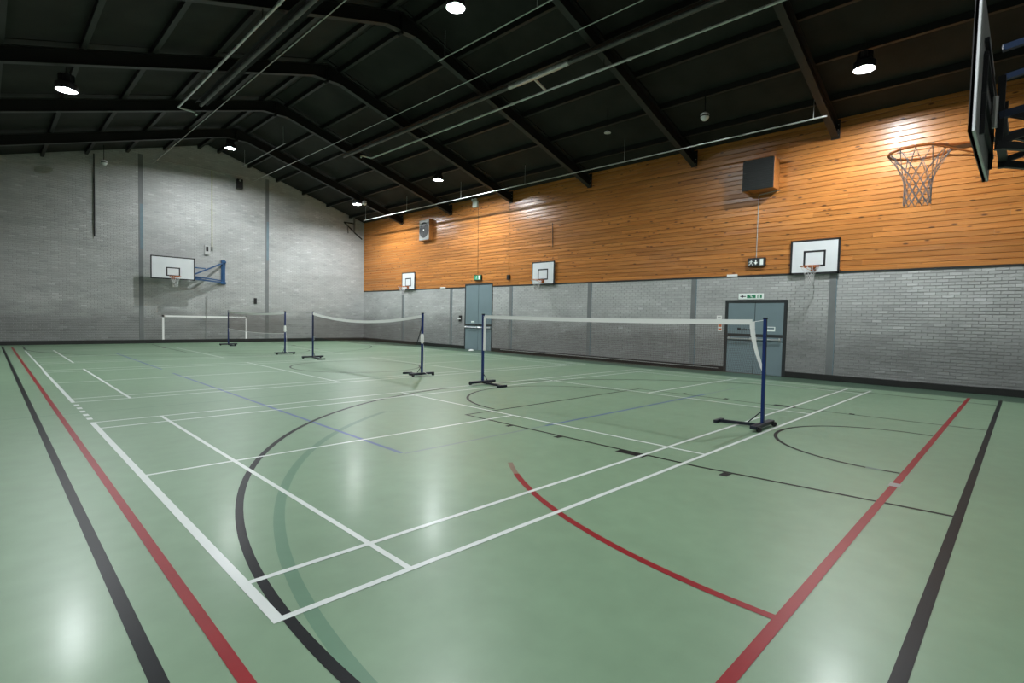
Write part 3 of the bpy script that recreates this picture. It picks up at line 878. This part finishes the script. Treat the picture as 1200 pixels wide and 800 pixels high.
# ------------------------------------------------------------------ badminton nets and posts
def net_post(x, y, lean, foot_dir, long_dir, label, white=False):
    """post with a cross foot along x and a long leg along y"""
    root = empty('net_post', (x, y, 0))
    mb = MB(); mb.beam((0, 0, .03), (0, lean, 1.555), .042, .042, M_POST); mb.build('post', root)
    mb = MB(); mb.bbox(-.027, .027, lean - .027, lean + .027, 1.545, 1.565, M_RUBBER, .004); mb.build('post_cap', root)
    mb = MB(); mb.bbox(-.36, .36, -.05, .045, .035, .085, M_FOOT, .008); mb.build('cross_foot', root)
    for sx in (-1, 1):
        mb = MB(); mb.lathe((sx * .30 - .02, -foot_dir * .062, .034), [(.034, 0), (.034, .04)], M_RUBBER, 12, (1, 0, 0)); mb.build('wheel', root)
    L_ = .62 * long_dir
    mb = MB(); mb.beam((0, 0, .045), (0, L_, .025), .05, .04, M_FOOT)
    mb.beam((-.13, L_, .022), (.13, L_, .022), .05, .042, M_FOOT); mb.build('long_leg', root)
    mb = MB(); mb.tube([(0, .02 * long_dir, .24), (0, .22 * long_dir, .04)], .008, M_FOOT, 6); mb.build('brace', root)
    mb = MB(); mb.bbox(.02, .035, lean * .5 - .012, lean * .5 + .012, .60, .74, M_ALU, .003)
    mb.tube([(.03, lean * .5, .66), (.06, lean * .5, .64)], .006, M_ALU, 6); mb.build('cleat', root)
    if white:
        mb = MB(); mb.lathe((0, lean * .6, .80), [(.020, 0), (.045, .05), (.040, .20), (.028, .25)], M_TAPE, 10); mb.build('cord_winding', root)
        mb = MB(); mb.tube([(.035, .0, .80), (.05, -.03, .45), (.045, -.04, .1), (.12, -.06, .045)], .006, M_TAPE, 5); mb.build('loose_cord', root)
    return tag(root, label, 'net post', 'blue posts of the badminton nets')
net_post(6.84, 6.10, .02, -1, -1, 'left blue net post of the nearest net, white tape hanging along it')
net_post(6.76, 0.13, .02, 1, 1, 'right blue net post of the nearest net, in front of the double door')
net_post(6.78, 14.50, .0, -1, -1, 'left blue net post of the middle net')
net_post(6.70, 8.20, .0, 1, 1, 'right blue net post of the middle net with a white cord winding', True)
net_post(6.75, 22.98, .0, -1, -1, 'left blue net post of the farthest net, at the painted goal')
net_post(6.70, 16.60, .0, 1, 1, 'right blue net post of the farthest net, nearer its white goal edge', True)

def net(x, ya, yb, zt, sag, label, left='white', right='white', slack=0.0, bottom=False, hgt=.74, cord=.05):
    """net from ya (near) to yb (far); top tape sags in the middle"""
    root = empty('badminton_net', (x, ya, zt)); L_ = yb - ya
    n = 24
    T = lambda t: -sag * 4 * t * (1 - t)
    def P(t, d):                                         # d 0..1 down the net, slack pulls the near lower corner out
        return Vector((0, t * L_ - slack * d ** 1.7 * (1 - t) ** 8 * .9, T(t) - hgt * d * (1 - .15 * 4 * t * (1 - t) * (sag > .1))))
    mb = MB()
    for i in range(n):
        a, b = P(i / n, 0), P((i + 1) / n, 0)
        mb.beam(a, b + (b - a) * .01, .010, .075, M_TAPE)
    mb.build('head_tape', root)
    mb = MB(); mb.tube([Vector((0, -cord, .035))] + [P(0, 0)], .004, M_TAPE, 5); mb.build('head_cord', root); mb = MB(); mb.tube([P(1, 0), Vector((0, L_ + .05, .02))], .004, M_TAPE, 5); mb.build('head_cord', root)
    for side, t, kind in (('near', 0, right), ('far', 1, left)):
        mb = MB(); M = M_TAPE if kind == 'white' else M_RUBBER
        pts = [P(t, d / 8) for d in range(9)]
        wd = .07 if kind == 'white' else .028
        for i in range(8):
            w1 = wd * (1 - .6 * i / 8) if (side == 'near' and kind == 'white') else wd
            mb.beam(pts[i], pts[i + 1] + (pts[i + 1] - pts[i]) * .02, w1, .008, M, (1, 0, 0))
        mb.build('side_tape', root)
    mb = MB(); m_ = .024; nv = int(L_ / m_); nh = int(hgt / m_)
    for i in range(nv + 1):
        t = i / nv
        mb.tube([P(t, .04), P(t, .5), P(t, 1)], .0012, M_NET, 3, caps=False)
    for j in range(1, nh + 1):
        mb.tube([P(i / n, j / nh) for i in range(n + 1)], .0012, M_NET, 3, caps=False)
    o = mb.build('mesh', root); o['kind'] = 'stuff'
    mb = MB(); mb.tube([P(i / n, 1) for i in range(n + 1)], .006 if bottom else .0035, M_TAPE if bottom else M_NET, 5); mb.build('bottom_cord', root)
    return tag(root, label, 'badminton net', 'badminton nets')
net(6.80, 0.34, 6.02, 1.50, .02, 'nearest badminton net with white tape, spanning the middle of the picture', slack=.22, cord=.2)
net(6.75, 8.26, 14.42, 1.49, .20, 'middle badminton net with a deeply sagging white tape and black side cords', 'black', 'black', slack=-.3)
net(6.73, 16.66, 22.9, 1.50, .07, 'farthest badminton net, pale bottom cord in front of the painted goal', 'black', 'black', bottom=True)

# goal painted on the gable wall
mb = MB()
for a, b, c, d in ((4.80, 4.88, .15, 1.28), (8.38, 8.46, .15, 1.28), (4.80, 8.46, 1.20, 1.28)):
    mb.box(a, b, YF - .0135, YF - .0125, c, d, M_TAPE)
mb.build('painted_goal', WF)

# ------------------------------------------------------------------ things on the walls
# fan heater
root = empty('wall_fan', (XR - .022, 19.40, 5.85), PI / 2)
mb = MB(); D = .235
mb.bbox(-.43, .43, 0, D, -.52, .52, M_WOOD, .008); mb.build('timber_case', root)
mb = MB(); mb.bbox(-.41, .41, D - .002, D + .018, -.50, .50, M_FANFR, .006); mb.build('front_panel', root)
mb = MB(); mb.lathe((0, D + .0185, 0), [(.385, 0), (.39, .004), (.38, .012)], M_VENTIN, 28, (0, 1, 0)); gr = mb.build('grille', root)
mb = MB()
for rr in (.09, .17, .25, .33):
    mb.tube([(rr * math.cos(2 * PI * k / 28), D + .034, rr * math.sin(2 * PI * k / 28)) for k in range(28)], .005, M_STEEL_D, 5, closed=True)
for k in range(4):
    t = PI * k / 4
    mb.tube([(-.33 * math.cos(t), D + .034, -.33 * math.sin(t)), (.33 * math.cos(t), D + .034, .33 * math.sin(t))], .005, M_STEEL_D, 5)
mb.build('guard', gr)
mb = MB(); mb.lathe((0, D + .03, 0), [(.05, 0), (.05, .012), (.03, .02)], M_WPLAST, 14, (0, 1, 0)); mb.build('hub', gr)
tag(root, 'wall fan with a round dark grille in a timber case near the far corner', 'fan')
# dark vent
root = empty('wall_vent', (XR - .022, 3.155, 5.73), PI / 2); D = .45
mb = MB(); mb.bbox(-.43, .43, 0, D - .02, -.44, .44, M_WOOD, .008); mb.build('timber_case', root)
mb = MB(); mb.bbox(-.425, .425, D - .025, D, -.43, .43, M_VENTIN, .006); mb.build('grille_frame', root)
for k in range(14):
    mb = MB(); zz = -.38 + k * .058
    mb.beam((-.40, D + .006, zz), (.40, D + .006, zz), .012, .03, M_VENTIN); mb.build('louvre', root)
tag(root, 'dark square vent in a timber case high on the timber wall', 'vent')

def man(mb, y, z, s, x, M):
    """running figure on a sign; y to the right of the viewer is -y"""
    def q(pts): mb.poly([(x, y - a * s, z + b * s) for a, b in pts], M)
    q([(.05 + .09 * math.cos(t * PI / 4), .84 + .09 * math.sin(t * PI / 4)) for t in range(8)][::-1])
    q([(-.12, .36), (.06, .34), (.12, .68), (-.02, .74)][::-1])
    q([(.08, .70), (.10, .60), (.32, .50), (.34, .57)]); q([(-.02, .74), (-.30, .60), (-.34, .42), (-.27, .42), (-.22, .55), (.0, .64)])
    q([(-.04, .38), (.08, .36), (.26, .18), (.22, .0), (.14, .0), (.16, .16)]); q([(-.12, .38), (.0, .36), (-.18, .10), (-.42, .08), (-.42, .16), (-.24, .18)])
def exit_sign(y, z, w2, h2, x, label, back, M_bg, M_fg, kind, dep=.06):
    root = empty('exit_sign', (x, y, z))
    mb = MB(); mb.bbox(-dep, 0, -w2, w2, -h2, h2, back, .006); mb.build('case', root)
    xf = -dep - .0015
    mb = MB(); mb.box(xf, -dep + .001, -w2 + .02, w2 - .02, -h2 + .02, h2 - .02, M_bg); mb.build('panel', root)
    mb = MB(); xp = xf - .0012; hh = (h2 - .035) * 2
    if kind == 'full':                                    # man, arrow down, door
        man(mb, w2 * .58, -hh / 2, hh, xp, M_fg)
        a = w2 * .04
        mb.poly([(xp, a + .016, hh * .4), (xp, a + .016, -.0), (xp, a - .016, -.0), (xp, a - .016, hh * .4)], M_fg)
        mb.poly([(xp, a + .055, .0), (xp, a, -hh * .45), (xp, a - .055, .0)], M_fg)
        mb.poly([(xp, -w2 * .42, hh / 2), (xp, -w2 * .42, -hh / 2), (xp, -w2 * .80, -hh / 2), (xp, -w2 * .80, hh / 2)], M_fg)
    elif kind == 'access':                                # arrow, wheelchair on dark, door
        mb.poly([(xp, w2 * .9, 0), (xp, w2 * .62, -hh * .4), (xp, w2 * .62, hh * .4)], M_INK)
        mb.poly([(xp, w2 * .66, -.012), (xp, w2 * .40, -.012), (xp, w2 * .40, .012), (xp, w2 * .66, .012)], M_INK)
        mb.poly([(xp, w2 * .32, hh / 2), (xp, w2 * .32, -hh / 2), (xp, -w2 * .38, -hh / 2), (xp, -w2 * .38, hh / 2)], M_GREEN)
        xq = xp - .001
        mb.poly([(xq, -.0 + .012 * math.cos(t * PI / 4), hh * .34 + .012 * math.sin(t * PI / 4)) for t in range(8)], M_fg)
        mb.poly([(xq, .010, hh * .22), (xq, .010, -.01), (xq, -.010, -.01), (xq, -.010, hh * .22)], M_fg)
        mb.poly([(xq, .010, .0), (xq, .010, -.02), (xq, -.045, -.02), (xq, -.045, .0)], M_fg)
        mb.poly([(xq, -.035, .0), (xq, -.035, -hh * .4), (xq, -.05, -hh * .4), (xq, -.05, .0)], M_fg)
        for t in range(10):
            a0, a1 = PI * (.3 + t * .14), PI * (.3 + (t + 1) * .14)
            c = (.014, -hh * .16); ro, ri = .048, .038
            mb.poly([(xq, c[0] + ro * math.cos(a0), c[1] + ro * math.sin(a0)), (xq, c[0] + ro * math.cos(a1), c[1] + ro * math.sin(a1)), (xq, c[0] + ri * math.cos(a1), c[1] + ri * math.sin(a1)), (xq, c[0] + ri * math.cos(a0), c[1] + ri * math.sin(a0))], M_fg)
        mb.poly([(xp, -w2 * .50, hh / 2), (xp, -w2 * .50, -hh / 2), (xp, -w2 * .86, -hh / 2), (xp, -w2 * .86, hh / 2)], M_GREEN)
        mb.poly([(xq, -w2 * .58, hh * .38), (xq, -w2 * .58, -hh * .5), (xq, -w2 * .72, -hh * .5), (xq, -w2 * .72, hh * .38)], M_fg)
    else:                                                 # man and door
        man(mb, w2 * .30, -hh / 2, hh, xp, M_fg)
        mb.poly([(xp, -w2 * .25, hh / 2), (xp, -w2 * .25, -hh / 2), (xp, -w2 * .75, -hh / 2), (xp, -w2 * .75, hh / 2)], M_fg)
    mb.build('pictogram', root)
    return tag(root, label, 'exit sign')
exit_sign(3.235, 3.285, .245, .125, XR - .022, 'dark exit sign box on the timber hanging below the grey conduit', M_BPLAST, M_DFRAME, M_SWHITE, 'full', .08)
exit_sign(3.37, 2.295, .36, .085, XR - .008, 'flat white and green exit sign with a wheelchair above the double door', M_SWHITE, M_SWHITE, M_SWHITE, 'access', .012)
exit_sign(15.45, 3.32, .24, .12, XR - .022, 'green exit sign box above the tall far door', M_BPLAST, M_GREENG, M_SWHITE, 'plain', .08)

# emergency floodlight
root = empty('floodlight', (XR - .022, 15.73, 6.70), PI / 2)
mb = MB(); mb.bbox(-.16, .16, .0, .10, -.18, .12, M_WPLAST, .012); mb.build('battery_case', root)
for sx in (-.1, .1):
    mb = MB(); mb.lathe((sx, .08, .17), [(.05, 0), (.07, .06), (.065, .08)], M_WPLAST, 14, (0, 1, -.3)); mb.build('lamp_head', root)
tag(root, 'white twin-head emergency floodlight high on the timber', 'floodlight')
# call point, switch boxes, notices
def small(name, x0, x1, y0, y1, z0, z1, M, label, cat, extra=None, M2=None, b=.004):
    c = ((x0 + x1) / 2, (y0 + y1) / 2, (z0 + z1) / 2); root = empty(name, c)
    mb = MB(); mb.bbox(x0 - c[0], x1 - c[0], y0 - c[1], y1 - c[1], z0 - c[2], z1 - c[2], M, b); mb.build('body', root)
    if extra:
        for nm, bx in extra:
            mb = MB(); mb.bbox(*[p for p in bx], M2, .001); mb.build(nm, root)
    return tag(root, label, cat)
small('call_point', XR - .09, XR - .022, 13.42, 13.58, 3.16, 3.36, M_BPLAST, 'small black call point on the lower edge of the timber beside the far door', 'call point', [('button', (-.045, -.034, -.03, .03, -.03, .03))], M_STEEL_D)
small('notice', XR - .0175, XR - .0155, 4.21, 4.37, 1.50, 1.72, M_PAPER, 'white paper notice on the brick left of the double door', 'notice', [('print', (-.0022, -.0009, -.05, .05, .03, .07))], M_GPLAST, .0004)
small('notice', XR - .0175, XR - .0155, 4.20, 4.32, 1.24, 1.46, M_PAPER, 'orange and white notice below the white paper, left of the double door', 'notice', [('print', (-.0022, -.0009, -.05, .05, .02, .10)), ('print', (-.0022, -.0009, -.05, .05, -.08, -.02))], M_ORPAPER, .0004)
small('label_strip', XR - .040, XR - .026, 3.78, 4.10, 2.895, 2.965, M_WPLAST, 'white strip on the timber edge above left of the double door', 'label')
small('label_strip', XR - .040, XR - .026, 17.88, 18.28, 2.90, 2.965, M_WPLAST, 'white strip on the timber edge left of the tall far door', 'label')
small('door_release', XR - .05, XR - .015, 16.62, 16.80, 1.30, 1.58, M_BPLAST, 'dark release handle on the brick left of the tall far door', 'handle', [('plate', (-.022, -.016, -.05, .16, -.04, .03))], M_WPLAST)
small('junction_box', 6.53, 6.73, YF - .09, YF - .012, 4.22, 4.66, M_GPLAST, 'grey switch box on the gable above the far backboard', 'switch box', [('switch', (-.05, .05, -.05, -.036, -.06, .16))], M_BPLAST)
small('socket_box', 8.78, 8.91, YF - .06, YF - .012, 1.94, 2.24, M_BPLAST, 'small dark box on the gable above the farthest net', 'socket')
# loudspeaker under the gable
root = empty('loudspeaker', (8.05, YF - .012, 7.85))
mb = MB(); mb.bbox(-.14, .14, -.24, -.04, -.25, .22, M_BPLAST, .015); mb.build('cabinet', root)
mb = MB(); mb.box(-.03, .03, -.05, 0, -.03, .03, M_STEEL_D); mb.build('bracket', root)
mb = MB(); mb.lathe((0, -.245, .14), [(.05, 0), (.05, .01)], M_GPLAST, 12, (0, -1, 0)); mb.build('driver', root)
tag(root, 'black loudspeaker high on the gable under the ridge lamp', 'speaker')
# small marker on the floor by the far door
mb = MB(); mb.lathe((0, 0, 0), [(.13, 0.0), (.12, .012), (.06, .05), (.04, .055)], M_TAPE, 18)
o = mb.build('marker_cone'); o.location = (14.6, 15.45, 0.0); tag(o, 'small white floor marker at the foot of the tall far door', 'marker')

# detectors and small ceiling fittings
def dome(x, y, z, label, r=.11):
    root = empty('dome_sensor', (x, y, z))
    mb = MB(); mb.lathe((0, 0, 0), [(.02, -r), (r * .6, -r * .85), (r * .95, -r * .35), (r, 0)], M_GLASSD, 18); mb.build('dome', root, True)
    mb = MB(); mb.lathe((0, 0, 0), [(r * .95, .0), (r * .95, .035)], M_BPLAST, 18); mb.build('band', root)
    mb = MB(); mb.lathe((0, 0, 0), [(r, .035), (r * 1.0, .06), (r * .7, .10)], M_GLASSD, 18); mb.build('cap', root)
    mb = MB(); mb.tube([(0, 0, .10), (0, 0, roof_z(x) - z - .03)], .012, M_STEEL_D, 6); mb.build('stem', root)
    return tag(root, label, 'sensor', 'white dome sensors under the roof')
dome(2.59, 24.60, 7.45, 'white dome sensor at the far left by the black gable conduit')
dome(12.55, 3.86, 6.93, 'white dome sensor above the dark wall vent')
dome(12.30, 21.0, 7.00, 'white dome sensor next to the far right corner lamp')
root = empty('pendant_fitting', (12.15, 6.66, 7.06))
mb = MB(); mb.lathe((0, 0, 0), [(.10, -.02), (.10, 0), (.03, .05)], M_GPLAST, 16); mb.build('shade', root)
mb = MB(); mb.tube([(0, 0, .05), (0, 0, roof_z(12.15) - 7.06)], .008, M_STEEL_D, 5); mb.build('stem', root)
tag(root, 'small unlit pendant fitting between the right roof frames', 'pendant')
# steel bracket in the far right corner
root = empty('corner_bracket', (14.2, YF - .012, 6.3))
mb = MB()
mb.beam((-.54, -.06, .5), (.15, -.06, .5), .06, .06, M_STEEL_D); mb.beam((.10, -.06, 1.1), (.10, -.06, 0), .08, .08, M_COLM)
mb.beam((-.54, -.06, .5), (.12, -.06, 0), .05, .05, M_STEEL_D); mb.beam((.10, -.06, 0), (.60, -.06, -.34), .05, .05, M_STEEL_D)
mb.beam((-.32, -.06, .34), (-.28, -.06, -.10), .05, .05, M_COLM)
mb.build('frame', root)
tag(root, 'dark steel bracket high in the far right corner of the gable', 'bracket')
